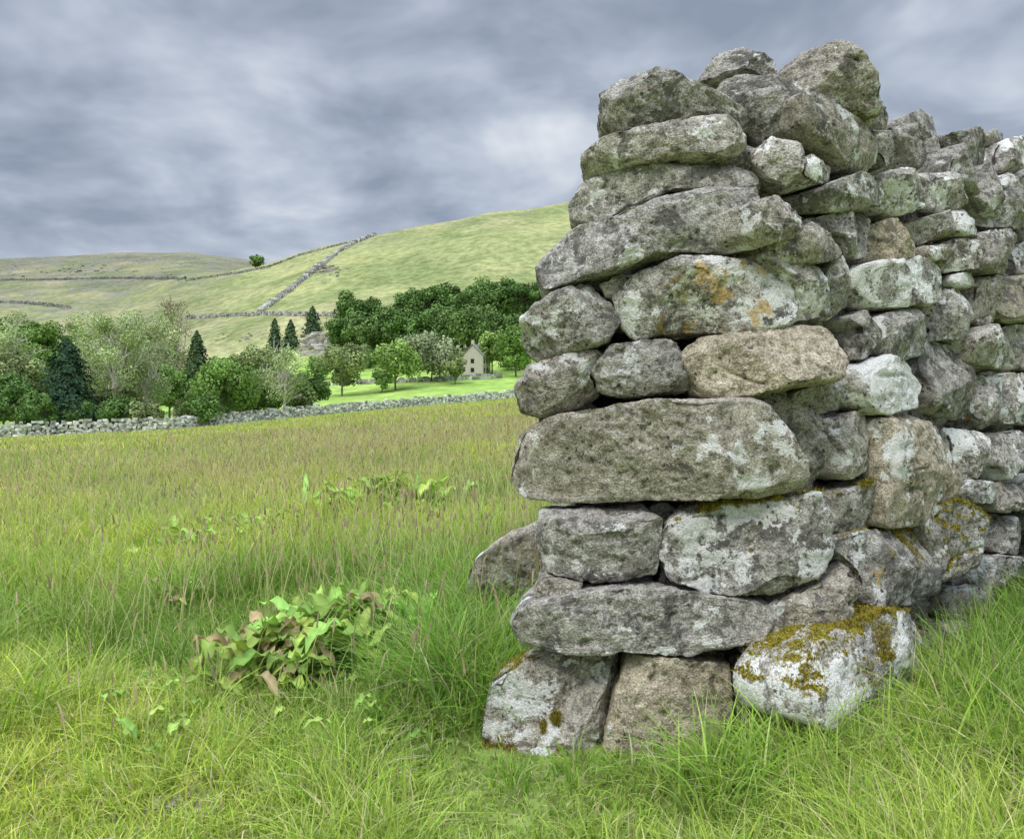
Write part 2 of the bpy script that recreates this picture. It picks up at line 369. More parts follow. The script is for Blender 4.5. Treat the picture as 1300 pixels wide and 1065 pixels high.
def make_stone(name,pts,A,B,N,protr,depth,seed,props,parent,na=150,nf=60,chips=8,rough=1.0):
    rg=np.random.default_rng(seed)
    pts=np.asarray(pts,float); o=pts.mean(0); ab=np.stack([(pts-o)@A,(pts-o)@B],1); c=centroid(ab)
    ab=(ab-c)*1.005; o=o+A*c[0]+B*c[1]; th,R=poly_R(ab,na)
    mR=R.mean(); rho=min(.020,.22*R.min(),depth*.3)*rg.uniform(.6,1.3)
    n1=max(4,int(nf*.28)); n2_=max(4,int(nf*.16)); n3=nf-n1-n2_
    zs=np.concatenate([np.linspace(-depth*.30,depth/2-rho,n1,endpoint=False),depth/2-rho+rho*np.sin(np.linspace(0,np.pi/2,n2_,endpoint=False)),np.full(n3,depth/2)])
    ins=np.concatenate([np.zeros(n1),rho*(1-np.cos(np.linspace(0,np.pi/2,n2_,endpoint=False))),np.full(n3,rho)])
    fr=np.concatenate([np.ones(n1+n2_),np.linspace(1,0,n3,endpoint=False)**.9])
    bow=rg.uniform(.0,.08)*min(R.min(),.1)
    rad=(R[None,:]-ins[:,None])*fr[:,None]
    taper=np.concatenate([np.linspace(-.02,0,n1),np.zeros(n2_+n3)])
    rad=rad+taper[:,None]*rg.uniform(0,.5)
    mk=(np.arange(nf)>=n1+n2_)[:,None]
    a=rad*np.cos(th); b=rad*np.sin(th); cz=np.repeat(zs[:,None],na,1)+bow*(1-(rad/(R[None,:]+1e-6))**2)*mk
    W=np.stack([a,b,cz],-1).reshape(-1,3); W=np.vstack([W,[[0,0,depth/2+bow]]])
    ex=np.abs(W[:,0]).max(); ey=np.abs(W[:,1]).max()
    f=sm(0,depth*.25,W[:,2])
    for _ in range(4):
        d=np.array([rg.normal(0,.26),rg.normal(0,.32),1.]); d/=np.linalg.norm(d); p=np.array([rg.uniform(-.5,.5)*ex,rg.uniform(-.5,.5)*ey,depth/2-rg.uniform(-.006,.006)])
        s=(W-p)@d; W-=(np.clip(s,0,.06)*f*.95)[:,None]*np.array([0,0,1.])
    for _ in range(chips):
        th_=rg.uniform(0,6.28); d=np.array([math.cos(th_),math.sin(th_),rg.uniform(.3,1.6)]); d/=np.linalg.norm(d)
        s=W@d; lim=s.max()-rg.uniform(.004,.026)*min(1,mR/.1); W-=np.maximum(0,s-lim)[:,None]*d*.97
    wp=W+seed*3.17
    def normals(W):
        G=W[:-1].reshape(nf,na,3); du=np.roll(G,-1,1)-np.roll(G,1,1); dv=np.gradient(G,axis=0)
        n=np.cross(du,dv); n/=np.linalg.norm(n,axis=2,keepdims=True)+1e-9
        n[-3:]=n[-4].mean(0)/ (np.linalg.norm(n[-4].mean(0))+1e-9)
        return np.vstack([n.reshape(-1,3),[n[-1,0]]])
    nn=normals(W)
    sz=min(1.0,mR/.12)
    q=fbm(wp*7,2,seed); qs=q*4; fq=np.floor(qs); q=(fq+sm(.25,.75,qs-fq))/4*.6+q*.4
    gate=sm(.05,.35,fbm(wp*5+9,2,seed+31))
    d=.010*sz*q+.0065*sz*fbm(wp*22,3,seed+5,.6)+.004*sz*fbm(wp*np.array([5,34,5]),2,seed+8)-.007*sz*gate*np.clip(1-np.abs(fbm(wp*np.array([3,9,5]),2,seed+9))*12,0,1)+.004*fbm(wp*65,3,seed+3,.65)
    d-= .006*np.clip(fbm(wp*32,2,seed+21)-.25,0,1)*3
    W=W+nn*(d*rough)[:,None]
    W[:,2]+=protr-depth/2
    P=W[:,0:1]*A+W[:,1:2]*B+W[:,2:3]*N
    i=np.arange(nf-1)[:,None]*na; j=np.arange(na)[None,:]; j2=(j+1)%na
    Q=np.stack([i+j,i+j2,i+na+j2,i+na+j],-1).reshape(-1,4)
    ti=(nf-1)*na; tr=np.stack([ti+np.arange(na),ti+(np.arange(na)+1)%na,np.full(na,nf*na)],1)
    back=np.arange(na)[::-1][None,:]
    me=build_mesh(name,P,[Q,tr,back])
    ob=add_obj(name,me,M_stone,parent,o)
    pr=dict(tone=1.0,tan=.25,white=.5,orange=0.,moss=0.,dark=.3); pr.update(props)
    pr['tone']*=rg.uniform(.88,1.10)
    for k_,v_ in pr.items(): ob[k_]=float(v_)
    nw=nn[:,0:1]*A+nn[:,1:2]*B+nn[:,2:3]*N
    STONES.append((ob,P+o,nw,pr,seed)); return ob
def e_face(uv,back=0):
    uv=np.asarray(uv,float); t=(uv[:,0]-650)/1000; e=(487-uv[:,1])/1000
    y=(2.156+back)/(1+.1*t-.08*e); return np.stack([t*y,y,.95+e*y],1)
def s_face(uv,back=0):
    uv=np.asarray(uv,float); t=(uv[:,0]-650)/1000; e=(487-uv[:,1])/1000
    num=-1.068-.095-back; y=num/(ND[0]*t+ND[1]+.1*e); return np.stack([t*y,y,.95+e*y],1)
EA=np.array([1,-.1,0]);EA=EA/np.linalg.norm(EA); EB=np.array([0,.08,1.]);EB/=np.linalg.norm(EB); EN=np.cross(EA,EB)
SA=np.array([DD[0],DD[1],0]); SB=np.array([-ND[0]*.1,-ND[1]*.1,1.]);SB/=np.linalg.norm(SB); SN=np.cross(SA,SB)
wall=empty('dry_stone_wall')
E=[ # end face, elevation outlines
([(760,110),(790,90),(830,84),(880,95),(930,112),(965,128),(962,148),(930,144),(880,140),(820,158),(780,160),(763,142)],.0,dict(dark=.6,tone=.85,white=.4)),
([(735,188),(770,172),(850,150),(920,140),(948,150),(955,180),(930,195),(860,198),(800,205),(765,217),(738,203)],.0,dict(tan=.4,white=.35)),
([(718,252),(735,228),(790,205),(860,200),(940,192),(975,200),(978,225),(930,238),(860,238),(800,258),(760,277),(722,270)],.02,dict(dark=.4,orange=.1)),
([(677,325),(715,282),(780,268),(850,240),(920,232),(964,218),(974,270),(968,308),(900,316),(830,320),(780,338),(730,350),(690,370),(678,350)],-.03,dict(tan=.15,tone=1.0,white=.5)),
([(950,190),(985,168),(1024,178),(1020,215),(1000,235),(972,225)],.03,dict(tone=1.2,tan=.3,dark=.1)),
([(657,400),(690,374),(740,352),(772,370),(789,405),(772,432),(720,445),(680,453),(660,435)],.0,dict(white=.75,dark=.3)),
([(762,362),(790,345),(806,342),(800,362),(782,385),(768,376)],.05,dict(tan=.5,tone=1.1)),
([(780,368),(805,340),(870,322),(935,326),(1000,318),(1026,375),(1018,408),(960,420),(880,418),(810,427),(786,402)],-.04,dict(white=.95,orange=.7,dark=.5)),
([(871,445),(895,427),(980,415),(1060,404),(1086,415),(1093,450),(1075,478),(1000,492),(920,505),(885,498),(872,468)],-.06,dict(tan=.9,white=.2,dark=-.1,tone=1.02)),
([(745,472),(775,436),(862,430),(874,450),(874,480),(882,495),(800,504),(757,497)],.0,dict(tone=.9,dark=.2)),
([(650,492),(668,463),(700,455),(750,445),(768,448),(748,476),(764,500),(740,516),(690,530),(660,522)],.03,dict(tan=.5,tone=.9)),
([(641,612),(653,550),(700,527),(780,514),(860,505),(965,502),(1000,535),(1022,580),(1030,615),(980,633),(900,637),(800,641),(720,643),(660,637)],-.05,dict(tan=.55,white=.45,dark=-.1,tone=1.02)),
([(683,692),(681,650),(740,645),(820,643),(848,658),(840,700),(836,735),(780,746),(720,738),(690,728)],.0,dict(white=.85,dark=.35,tone=.95)),
([(835,702),(850,662),(900,640),(980,634),(1048,624),(1062,660),(1064,708),(1040,738),(980,757),(900,760),(850,744)],-.03,dict(white=1.05,dark=.6,moss=.4)),
([(676,746),(692,732),(740,741),(735,753),(700,761),(680,758)],.0,dict(tan=.6)),
([(643,802),(658,768),(720,757),(800,748),(900,757),(985,768),(1000,790),(995,815),(940,826),(870,839),(800,829),(720,832),(660,827)],-.05,dict(white=.4,tone=1.0)),
([(975,775),(1040,742),(1090,720),(1096,760),(1078,800),(1045,832),(990,818)],-.03,dict(tan=.6,orange=.25,tone=.9)),
([(606,935),(615,885),(660,857),(700,841),(790,832),(788,880),(772,945),(750,1000),(650,1010),(606,980)],-.04,dict(white=.8,tan=.5,moss=.45,dark=.2)),
([(758,990),(782,885),(800,832),(870,838),(935,852),(940,900),(905,980),(860,1030),(765,1030)],-.02,dict(tan=1.2,white=.2,dark=-.4,tone=1.0)),
([(935,845),(1030,825),(1070,850),(1060,930),(1000,980),(930,970)],.05,dict(tone=.75,moss=.2)),
([(900,108),(925,88),(975,84),(1010,106),(1018,150),(1003,172),(965,178),(940,160),(920,130)],.12,dict(dark=.7,tone=.76,white=.3)),
([(883,95),(918,56),(945,48),(985,72),(990,95),(930,100)],.25,dict(dark=.3,white=.6,tone=.95)),
([(985,90),(1005,62),(1035,46),(1068,44),(1100,68),(1134,115),(1128,132),(1080,128),(1035,122),(1005,110)],.22,dict(tan=.5,white=.8,orange=.2)),
]
for i_,(uv,bk,pr) in enumerate(E):
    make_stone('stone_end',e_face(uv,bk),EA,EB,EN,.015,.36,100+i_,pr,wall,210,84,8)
def R_(u0,v0,u1,v1,seed):
    rg=np.random.default_rng(seed); n=8; a=np.linspace(0,2*np.pi,n,endpoint=False)+rg.uniform(0,.6)
    ca,sa=np.cos(a),np.sin(a); k=rg.uniform(.86,1.06,n)
    return [((u0+u1)/2+(u1-u0)*.5*k[i]*np.sign(ca[i])*abs(ca[i])**.5,(v0+v1)/2+(v1-v0)*.5*k[i]*np.sign(sa[i])*abs(sa[i])**.5) for i in range(n)]
S=[
([(1012,118),(1040,118),(1090,150),(1130,195),(1118,216),(1080,212),(1045,182),(1018,160)],.0,dict(tan=.5,white=.6)),
([(1058,128),(1100,120),(1142,142),(1138,168),(1095,157)],.05,dict(tan=.5)),
([(1020,200),(1040,192),(1070,207),(1068,226),(1035,237),(1018,222)],.0,dict(tone=1.2,white=.7)),
([(968,252),(1000,245),(1025,268),(1022,300),(985,309),(970,290)],-.02,dict(tan=.5,white=.7)),
([(1000,302),(1040,278),(1082,300),(1078,326),(1035,336),(1005,326)],-.02,dict(tan=.5,white=.4)),
([(1033,238),(1090,219),(1136,236),(1132,262),(1080,266),(1040,264)],.0,dict(white=.6,dark=.4)),
([(1035,272),(1085,266),(1122,272),(1118,325),(1088,322),(1078,296)],.0,dict(tan=.3)),
([(1120,280),(1155,270),(1172,290),(1167,327),(1125,331)],.0,dict(tan=1.2,orange=.3)),
([(985,318),(1012,308),(1042,343),(1062,380),(1054,402),(1022,408),(1024,375)],.0,dict(white=.9)),
([(1062,326),(1095,320),(1099,370),(1086,402),(1066,402),(1050,360)],.0,dict(white=.9,tone=.95)),
([(1097,335),(1170,326),(1206,335),(1206,380),(1150,389),(1102,386)],-.01,dict(white=1.05)),
([(1078,402),(1110,390),(1124,420),(1117,457),(1092,457),(1090,418)],.01,dict(tone=.85)),
([(1122,400),(1170,390),(1197,402),(1192,450),(1150,463),(1120,442)],.0,dict(tone=.9,dark=.5)),
([(1197,366),(1230,363),(1239,395),(1231,430),(1199,430)],.0,dict(tone=.95)),
([(1088,470),(1130,450),(1165,461),(1191,485),(1177,515),(1122,526),(1095,512)],-.02,dict(white=1.3)),
([(1022,497),(1080,477),(1100,502),(1090,516),(1052,527),(1030,515)],.02,dict(tone=.8)),
([(992,506),(1010,492),(1040,520),(1062,545),(1067,610),(1042,622),(1030,600),(1020,560)],.05,dict(tan=.4,tone=.88)),
([(1056,532),(1100,516),(1116,540),(1113,590),(1082,609),(1068,600)],.01,dict(tan=.5)),
([(1115,532),(1180,523),(1223,550),(1223,620),(1182,666),(1126,669),(1120,600)],-.02,dict(tan=.9,white=.65,tone=1.0,dark=.0)),
([(1060,627),(1120,602),(1126,640),(1116,670),(1077,681),(1062,660)],.02,dict(moss=.4,white=.5)),
([(1068,690),(1110,673),(1180,673),(1209,720),(1202,755),(1150,773),(1102,770),(1097,725)],-.02,dict(dark=.6,orange=.2,moss=.4)),
([(1178,655),(1220,632),(1264,668),(1256,720),(1218,742),(1200,700)],-.04,dict(moss=1.4,white=.5)),
([(1030,870),(1070,805),(1120,775),(1170,778),(1192,800),(1198,840),(1160,890),(1090,920),(1035,930)],-.10,dict(moss=.95,white=1.0)),
([(1190,427),(1235,436),(1250,480),(1245,535),(1190,522),(1180,467)],.01,dict(dark=.5,tone=.85)),
([(1236,420),(1270,412),(1296,440),(1286,469),(1246,461)],-.02,dict(tan=.4,white=.7,tone=1.1)),
([(1250,472),(1280,476),(1286,530),(1263,546),(1249,520)],.0,dict(white=1.0)),
([(1224,540),(1262,550),(1266,600),(1236,611),(1225,590)],.0,dict(white=.9)),
([(1266,550),(1302,545),(1306,590),(1277,611),(1266,590)],.0,dict(white=.8)),
([(1145,150),(1190,132),(1203,160),(1217,190),(1215,213),(1180,211),(1165,182)],.08,dict(dark=.4)),
([(1201,168),(1240,163),(1269,200),(1263,241),(1236,236),(1215,202)],.06,dict(dark=.6,tone=.8)),
([(1242,168),(1290,165),(1303,205),(1277,216),(1264,192)],.12,dict(tan=.4)),
([(1100,160),(1150,165),(1163,195),(1130,212),(1110,187)],.03,dict(dark=.4)),
([(1130,217),(1165,205),(1181,230),(1197,245),(1160,271),(1140,261)],.0,dict(white=1.0)),
([(1185,213),(1215,215),(1237,245),(1226,266),(1195,263)],.0,dict(white=.7)),
([(1171,277),(1206,268),(1209,300),(1178,310)],.0,dict(tone=.9)),
]
RR_=[(1210,262,1252,302),(1250,243,1306,290),(1170,310,1214,332),(1212,300,1250,346),(1206,346,1240,366),(1240,346,1277,412),(1250,290,1306,346),(1277,346,1330,408),(1268,216,1312,246),(1296,166,1340,218),
(1286,408,1340,470),(1286,472,1330,540),(1224,610,1264,640),(1264,612,1306,652),(1262,655,1310,705),(1212,742,1262,790),(1262,705,1310,760),(1190,790,1250,840),(1240,790,1300,830),(1310,250,1360,300),(1310,300,1350,360),(1305,545,1350,600),(1305,600,1350,650),(1312,205,1360,250)]
for i_,b in enumerate(RR_): S.append((R_(*b,seed=i_+3),rng.uniform(-.02,.03),dict(white=rng.uniform(.4,1.1),tan=rng.uniform(0,.7),dark=rng.uniform(.1,.6),tone=rng.uniform(.85,1.1))))
for i_,(uv,bk,pr) in enumerate(S):
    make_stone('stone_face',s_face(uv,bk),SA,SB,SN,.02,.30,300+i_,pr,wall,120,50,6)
def packs(o2,A,B,N,L0,L1,z0,z1,step,back,seed,sz=(.05,.09),na=44,nf=18,depth=.14,tone=.6,taper=0):
    rg=np.random.default_rng(seed); k=0; z=z0
    while z<z1:
        s=L0+rg.uniform(0,step)*.5+taper*max(0,z-1.0)
        while s<L1:
            w=rg.uniform(*sz)*1.25; h=rg.uniform(*sz); a=np.linspace(0,2*np.pi,8,endpoint=False); kk=rg.uniform(.8,1.1,8)
            ctr=np.array([o2[0],o2[1],0])+A*s+B*(z+rg.uniform(-.02,.02))
            pts=[ctr+A*math.cos(t)*w*q+B*math.sin(t)*h*q for t,q in zip(a,kk)]
            make_stone('packing_stone',pts,A,B,N,-back+rg.uniform(-.02,.02),depth,seed*50+k,dict(tone=tone*rg.uniform(.8,1.2),white=rg.uniform(.2,.7),dark=.4),wall,na,nf,5); k+=1
            s+=w*rg.uniform(1.5,2.0)
        z+=step
packs((.0,2.08),EA,EB,EN,.13,.70,.1,1.50,.15,.10,900,taper=.30)
packs(P0,SA,SB,SN,-.0,2.2,.1,1.6,.15,.08,901)
packs(P0,SA,SB,SN,2.15,9,.08,1.65,.17,-.02,902,(.08,.15),40,16,.2,1.0)
rg=np.random.default_rng(8)
for k in range(34):
    s=1.2+k*.24; z=1.68+rg.uniform(-.04,.08); ctr=np.array([P0[0]+DD[0]*s-ND[0]*.34,P0[1]+DD[1]*s-ND[1]*.34,z+.02*s])
    a=np.linspace(0,2*np.pi,9,endpoint=False); kk=rg.uniform(.8,1.1,9); w=rg.uniform(.12,.2); h=rg.uniform(.09,.15)
    make_stone('cap_stone',[ctr+SA*math.cos(t)*w*q+SB*math.sin(t)*h*q for t,q in zip(a,kk)],SA,SB,SN,.2,.4,700+k,dict(dark=.4,tone=.9),wall,60,26)
def prism(name,bot,top,mat,parent=None):
    n=len(bot); v=np.array(bot+top,float); q=[[i,(i+1)%n,n+(i+1)%n,n+i] for i in range(n)]
    me=build_mesh(name,v,[q,[list(range(n))[::-1]],[list(range(n,2*n))]],smooth=False); return add_obj(name,me,mat,parent)
def P2(a,b): return (P0+DD*a-ND*b)
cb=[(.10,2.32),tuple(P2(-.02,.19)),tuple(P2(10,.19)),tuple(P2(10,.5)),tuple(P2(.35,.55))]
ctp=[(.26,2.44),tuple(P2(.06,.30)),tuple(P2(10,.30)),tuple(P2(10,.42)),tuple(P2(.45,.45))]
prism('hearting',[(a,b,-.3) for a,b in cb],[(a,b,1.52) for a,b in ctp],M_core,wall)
make_stone('fallen_stone',e_face([(588,745),(600,714),(645,680),(705,655),(705,800),(640,810),(590,780)],1.0),EA,EB,EN,0,.25,41,dict(tan=.6,tone=.95),None,120,50)
zc=terrain(-.86,1.98)[0]
make_stone('flat_stone',[(-.99,1.93,zc),(-.9,2.06,zc),(-.78,2.07,zc),(-.72,1.98,zc),(-.74,1.86,zc),(-.92,1.85,zc)],np.array([1.,0,0]),np.array([0,1.,0]),np.array([0,0,1.]),.03,.08,43,dict(tan=.7,white=.3,tone=.9),None,80,36)
rg=np.random.default_rng(12)
peb=empty('scattered_pebbles')
for k in range(34):
    cx,cy=rg.uniform(-1.1,-.2),rg.uniform(1.75,2.7); s=rg.uniform(.012,.035); zc=terrain(cx,cy)[0]+.015
    a=np.linspace(0,6.28,8)[:-1]; make_stone('pebble',[(cx+s*math.cos(t)*rg.uniform(.8,1.3),cy+s*math.sin(t)*rg.uniform(.8,1.2),zc) for t in a],np.array([1.,0,0]),np.array([0,1.,0]),np.array([0,0,1.]),.01,.03,60+k,dict(tan=.9,white=.3,tone=1.0),peb,24,12,4,.4)
mp=[]
for ob,P,nw,pr,seed in STONES:
    if pr['moss']<.35: continue
    wp=P-np.array(ob.location); f=fbm(wp*13+seed,3,77)
    k=(nw[:,2]>.25)&(f+.32*(pr['moss']-.5)+.3*(nw[:,2]-.5)>.17); idx=np.where(k)[0]
    if len(idx)==0: continue
    idx=rng.choice(idx,min(11000,len(idx)*6)); b=P[idx]+rng.normal(0,.003,(len(idx),3)); n=len(idx)
    c=np.array([.42,.36,.06])*rng.uniform(.25,1.2,(n,1)); c[:,1]*=rng.uniform(.85,1.1,n)
    mp.append(blade_mesh(b-nw[idx]*.003,rng.uniform(.006,.016,n),rng.uniform(.0016,.003,n),rng.uniform(0,6.28,n),rng.uniform(.2,1.3,n),rng.uniform(0,3.14,n),c,2))
if mp:
    v,q,c=join(mp); add_obj('moss',build_mesh('moss',v,[q],c),M_moss,wall)
print('stones',time.time()-T0)
# ------------------------------------------------------------------ dock plants
LR=np.random.default_rng(77)
def leaf_strip(base,az,L,W,arch,roll,col,K=8,e0=1.25):
    t=np.linspace(0,1,K+1); el=e0-arch*t*1.7; ds=L/K
    hx=np.concatenate([[0],np.cumsum(np.cos(el[:-1])*ds)]); hz=np.concatenate([[0],np.cumsum(np.sin(el[:-1])*ds)])
    w=W*.5*np.abs(np.sin(np.pi*np.clip((t-.12)/.88,0,1)**.75))**.8+.002
    cv=roll*.25*L*t**2
    d=np.array([math.cos(az),math.sin(az),0]); s=np.array([-math.sin(az),math.cos(az),0])
    mid=base+d*hx[:,None]+s*cv[:,None]+np.array([0,0,1])*hz[:,None]
    wav=.20*W*np.sin(t*19+az*5); wav2=.20*W*np.sin(t*16+az*3+1)
    up=np.array([0,0,1.])
    Lf=mid+s*w[:,None]+up*(w*.45+wav)[:,None]; Rt=mid-s*w[:,None]+up*(w*.45+wav2)[:,None]
    v=np.stack([Lf,mid,Rt],1).reshape(-1,3); k=np.arange(K)[:,None]*3
    q=np.vstack([np.hstack([k,k+1,k+4,k+3]),np.hstack([k+1,k+2,k+5,k+4])])
    c=np.tile(col,(len(v),1)).reshape(K+1,3,3)*(np.array([1,1.3,1])[None,:,None])*(.75+.5*LR.random((K+1,3,1)))
    return v,q,c.reshape(-1,3)
def dock(cx,cy,n,L,W,red,seed,spread=.08):
    rg=np.random.default_rng(seed); ps=[]
    for k in range(n):
        az=rg.uniform(0,6.28); px,py=cx+rg.normal(0,spread),cy+rg.normal(0,spread); b=np.array([px,py,terrain(px,py)[0]+rg.uniform(.0,.13)])
        c=np.array([.31,.46,.11])*rg.uniform(.55,1.2)*np.array([rg.uniform(.85,1.2),1,1])
        if rg.random()<red: c=np.array([.38,.30,.16])*rg.uniform(.6,1.2)
        ps.append(leaf_strip(b,az,L*rg.uniform(.4,1.1),W*rg.uniform(.5,1.2),rg.uniform(.3,1.15),rg.uniform(-1,1),c,10,rg.uniform(.6,1.3)))
    v,q,c=join(ps); add_obj('dock_plant',build_mesh('dock_plant',v,[q],c),M_leaf)
def at(u,y): return (u-650)/1000.*y
for u,y,n,L,W,red,s in [(345,2.8,56,.20,.055,.35,1),(415,2.95,90,.25,.068,.04,2),(470,3.05,64,.23,.06,.03,3),(385,2.7,40,.19,.055,.15,4),
  (480,6.6,110,.40,.10,.03,5),(520,6.9,60,.34,.09,.04,6),(262,5.6,54,.28,.07,.06,7),(320,5.9,46,.28,.07,.06,8),(235,3.9,18,.15,.045,.4,9),(270,2.25,14,.08,.03,.0,10),(180,2.5,14,.08,.03,.0,11),(480,2.2,12,.08,.03,.1,12)]:
    dock(at(u,y),y,n,L,W,red,s,.11 if y<4 else .24)
def nettle(cx,cy,h,seed):
    rg=np.random.default_rng(seed); ps=[]; z=terrain(cx,cy)[0]
    for k in range(9):
        x0,y0=cx+rg.normal(0,.05),cy+rg.normal(0,.05); hh=h*rg.uniform(.6,1.1)
        ps.append(blade_mesh(np.array([[x0,y0,z]]),np.array([hh]),np.array([.006]),np.array([0.]),np.array([.05]),np.array([rg.uniform(0,3)]),np.array([[.3,.3,.12]]),3,None,9,.7))
        for m in range(9):
            zz=z+hh*(.3+.7*m/9)*.97
            for s in (0,math.pi):
                ps.append(leaf_strip(np.array([x0,y0,zz]),m*1.57+s+rg.normal(0,.2),.07*rg.uniform(.7,1.2),.03,rg.uniform(.6,1.1),0,np.array([.24,.41,.09])*rg.uniform(.7,1.3),5))
    v,q,c=join(ps); add_obj('nettle_plant',build_mesh('nettle_plant',v,[q],c),M_leaf)
for s,o,h in [(1.25,.28,.42),(1.5,.22,.5),(1.75,.3,.55),(1.05,.2,.3),(1.6,.1,.62)]:
    nettle(P0[0]+DD[0]*s+ND[0]*o,P0[1]+DD[1]*s+ND[1]*o,h,int(s*100))
# ------------------------------------------------------------------ far walls
CUBE=np.array([[a,b,c] for a in(-1,1) for b in(-1,1) for c in(-1,1)],float)
QF=np.array([[0,1,3,2],[4,6,7,5],[0,4,5,1],[2,3,7,6],[0,2,6,4],[1,5,7,3]])
def stone_wall_line(name,xy,H,W,stone,rows=5,tone=1.0):
    xy=np.array(xy); seg=np.hypot(*np.diff(xy,axis=0).T); L=np.concatenate([[0],np.cumsum(seg)])
    vs=[];qs=[];cs=[];o=0
    n=max(2,int(L[-1]/stone)); s=(np.arange(n)+.5)*stone
    for rr in range(rows):
        ss=s+rng.uniform(-.5,.5,n)*stone; x=np.interp(ss,L,xy[:,0]); y=np.interp(ss,L,xy[:,1])
        a=np.arctan2(np.interp(ss,L,np.gradient(xy[:,1],L)),np.interp(ss,L,np.gradient(xy[:,0],L)))+rng.normal(0,.15,n)
        z=terrain(x,y)+H*(rr+.45)/rows+rng.normal(0,.04,n)*H
        if rr==rows-1: z+=rng.uniform(-.15,.12,n)*H
        sx=stone*.56*rng.uniform(.7,1.25,n); sy=np.full(n,W*.5)*rng.uniform(.8,1.2,n)*(1-.25*rr/rows); sz=H/rows*.52*rng.uniform(.8,1.35,n)
        cj=CUBE[None]*rng.uniform(.72,1.1,(n,8,3)); q=cj*np.stack([sx,sy,sz],1)[:,None,:]
        ca,sa=np.cos(a)[:,None],np.sin(a)[:,None]
        v=np.stack([q[...,0]*ca-q[...,1]*sa+x[:,None],q[...,0]*sa+q[...,1]*ca+y[:,None],q[...,2]+z[:,None]],-1)
        vs.append(v.reshape(-1,3)); qs.append((QF[None]+(np.arange(n)*8)[:,None,None]).reshape(-1,4)+o); o+=n*8
        cs.append(np.repeat(np.array([.50,.49,.46])*tone*rng.uniform(.4,1.35,(n,1)),8,0))
    add_obj(name,build_mesh(name,np.vstack(vs),[np.vstack(qs)],np.vstack(cs),smooth=False),M_farstone)
us=np.linspace(-700,1500,80); tw=U(us); yw=np.interp(tw,YU,YV)
stone_wall_line('field_wall',np.stack([tw*yw,yw],1),1.6,.7,.36,rows=6,tone=1.2)
def hillwall(pts,H=1.5,W=1.0,tone=.85,st=1.2,y0=155):
    d=[];P=pts
    for i in range(len(P)-1):
        m=max(2,int(math.hypot(P[i+1][0]-P[i][0],P[i+1][1]-P[i][1])/10))
        for k in range(m): f=k/m; h=hit(P[i][0]+(P[i+1][0]-P[i][0])*f,P[i][1]+(P[i+1][1]-P[i][1])*f,y0); d.append(h[:2])
    h=hit(*P[-1],y0); d.append(h[:2])
    e=[d[0]]
    for p in d[1:]:
        if math.hypot(p[0]-e[-1][0],p[1]-e[-1][1])>1: e.append(p)
    if len(e)>1: stone_wall_line('hillside_wall',e,H,W,st,rows=2,tone=tone)
hillwall([(330,397),(352,382),(378,362),(398,345),(412,335),(428,322),(450,310),(476,299)],2.3,2.8,1.1,1.1)
hillwall([(238,405),(290,402),(345,400),(400,402),(440,400)],1.6,1.2,.85)
hillwall([(236,357),(290,349),(340,340),(380,325),(430,312),(470,303)],1.4,1.0,.7)
hillwall([(-60,392),(0,385),(40,386),(90,392)],2,1.4,.65)
hillwall([(-60,357),(60,356),(150,354),(236,355)],2,1.4,.55)
hillwall([(415,490),(480,487),(560,484),(640,480)],1.2,.7,.85)
def crag(name,u,v,w,h,n,s,seed,tone=1.):
    rg=np.random.default_rng(seed); vs=[];qs=[];cs=[];o=0
    for k in range(n):
        x,y,z=hit(u+rg.normal(0,w/3),v+rg.normal(0,h/3)); q=CUBE*rg.uniform(.4,1.1,(8,3))*s*rg.uniform(.25,1.1,3)*np.array([1.4,1,.6])
        vs.append(q+[x,y,z]); qs.append(QF+o); o+=8; cs.append(np.tile(np.array([.46,.44,.37])*tone*rg.uniform(.5,1.1),(8,1)))
    add_obj(name,build_mesh(name,np.vstack(vs),[np.vstack(qs)],np.vstack(cs),smooth=False),M_farstone)
crag('limestone_crag',405,436,40,24,90,1.9,1,1.1)
crag('limestone_crag',418,343,24,8,50,1.5,2,.8)
crag('limestone_crag',305,428,50,10,30,.7,3,.8)
crag('limestone_crag',120,345,200,14,60,2.2,4,.6)
# ------------------------------------------------------------------ trees
def limb(p0,p1,r0,r1,k=5):
    p0=np.array(p0,float);p1=np.array(p1,float); d=p1-p0; d/=np.linalg.norm(d)+1e-9
    a=np.cross(d,[.3,.9,.1]); a/=np.linalg.norm(a)+1e-9; b=np.cross(d,a)
    t=np.linspace(0,2*np.pi,k,endpoint=False); c=np.cos(t)[:,None]*a+np.sin(t)[:,None]*b
    v=np.vstack([p0+c*r0,p1+c*r1]); q=np.stack([np.arange(k),(np.arange(k)+1)%k,k+(np.arange(k)+1)%k,k+np.arange(k)],1)
    return v,q
def leaves(pos,nrm,size,col,rg,asp=1.0):
    n=len(pos); nrm=nrm/(np.linalg.norm(nrm,axis=1,keepdims=True)+1e-9)
    a=np.cross(nrm,rg.normal(size=(n,3))); a/=np.linalg.norm(a,axis=1,keepdims=True)+1e-9; b=np.cross(nrm,a)
    s=size*rg.uniform(.6,1.3,(n,1)); a=a*s*asp; b=b*s
    v=np.stack([pos-a-b*.3,pos-b*.9+a*.2,pos+a+b*.2,pos+b*.9-a*.3],1).reshape(-1,3)
    return v,(np.arange(n)*4)[:,None]+np.arange(4)[None,:],np.repeat(col,4,0)
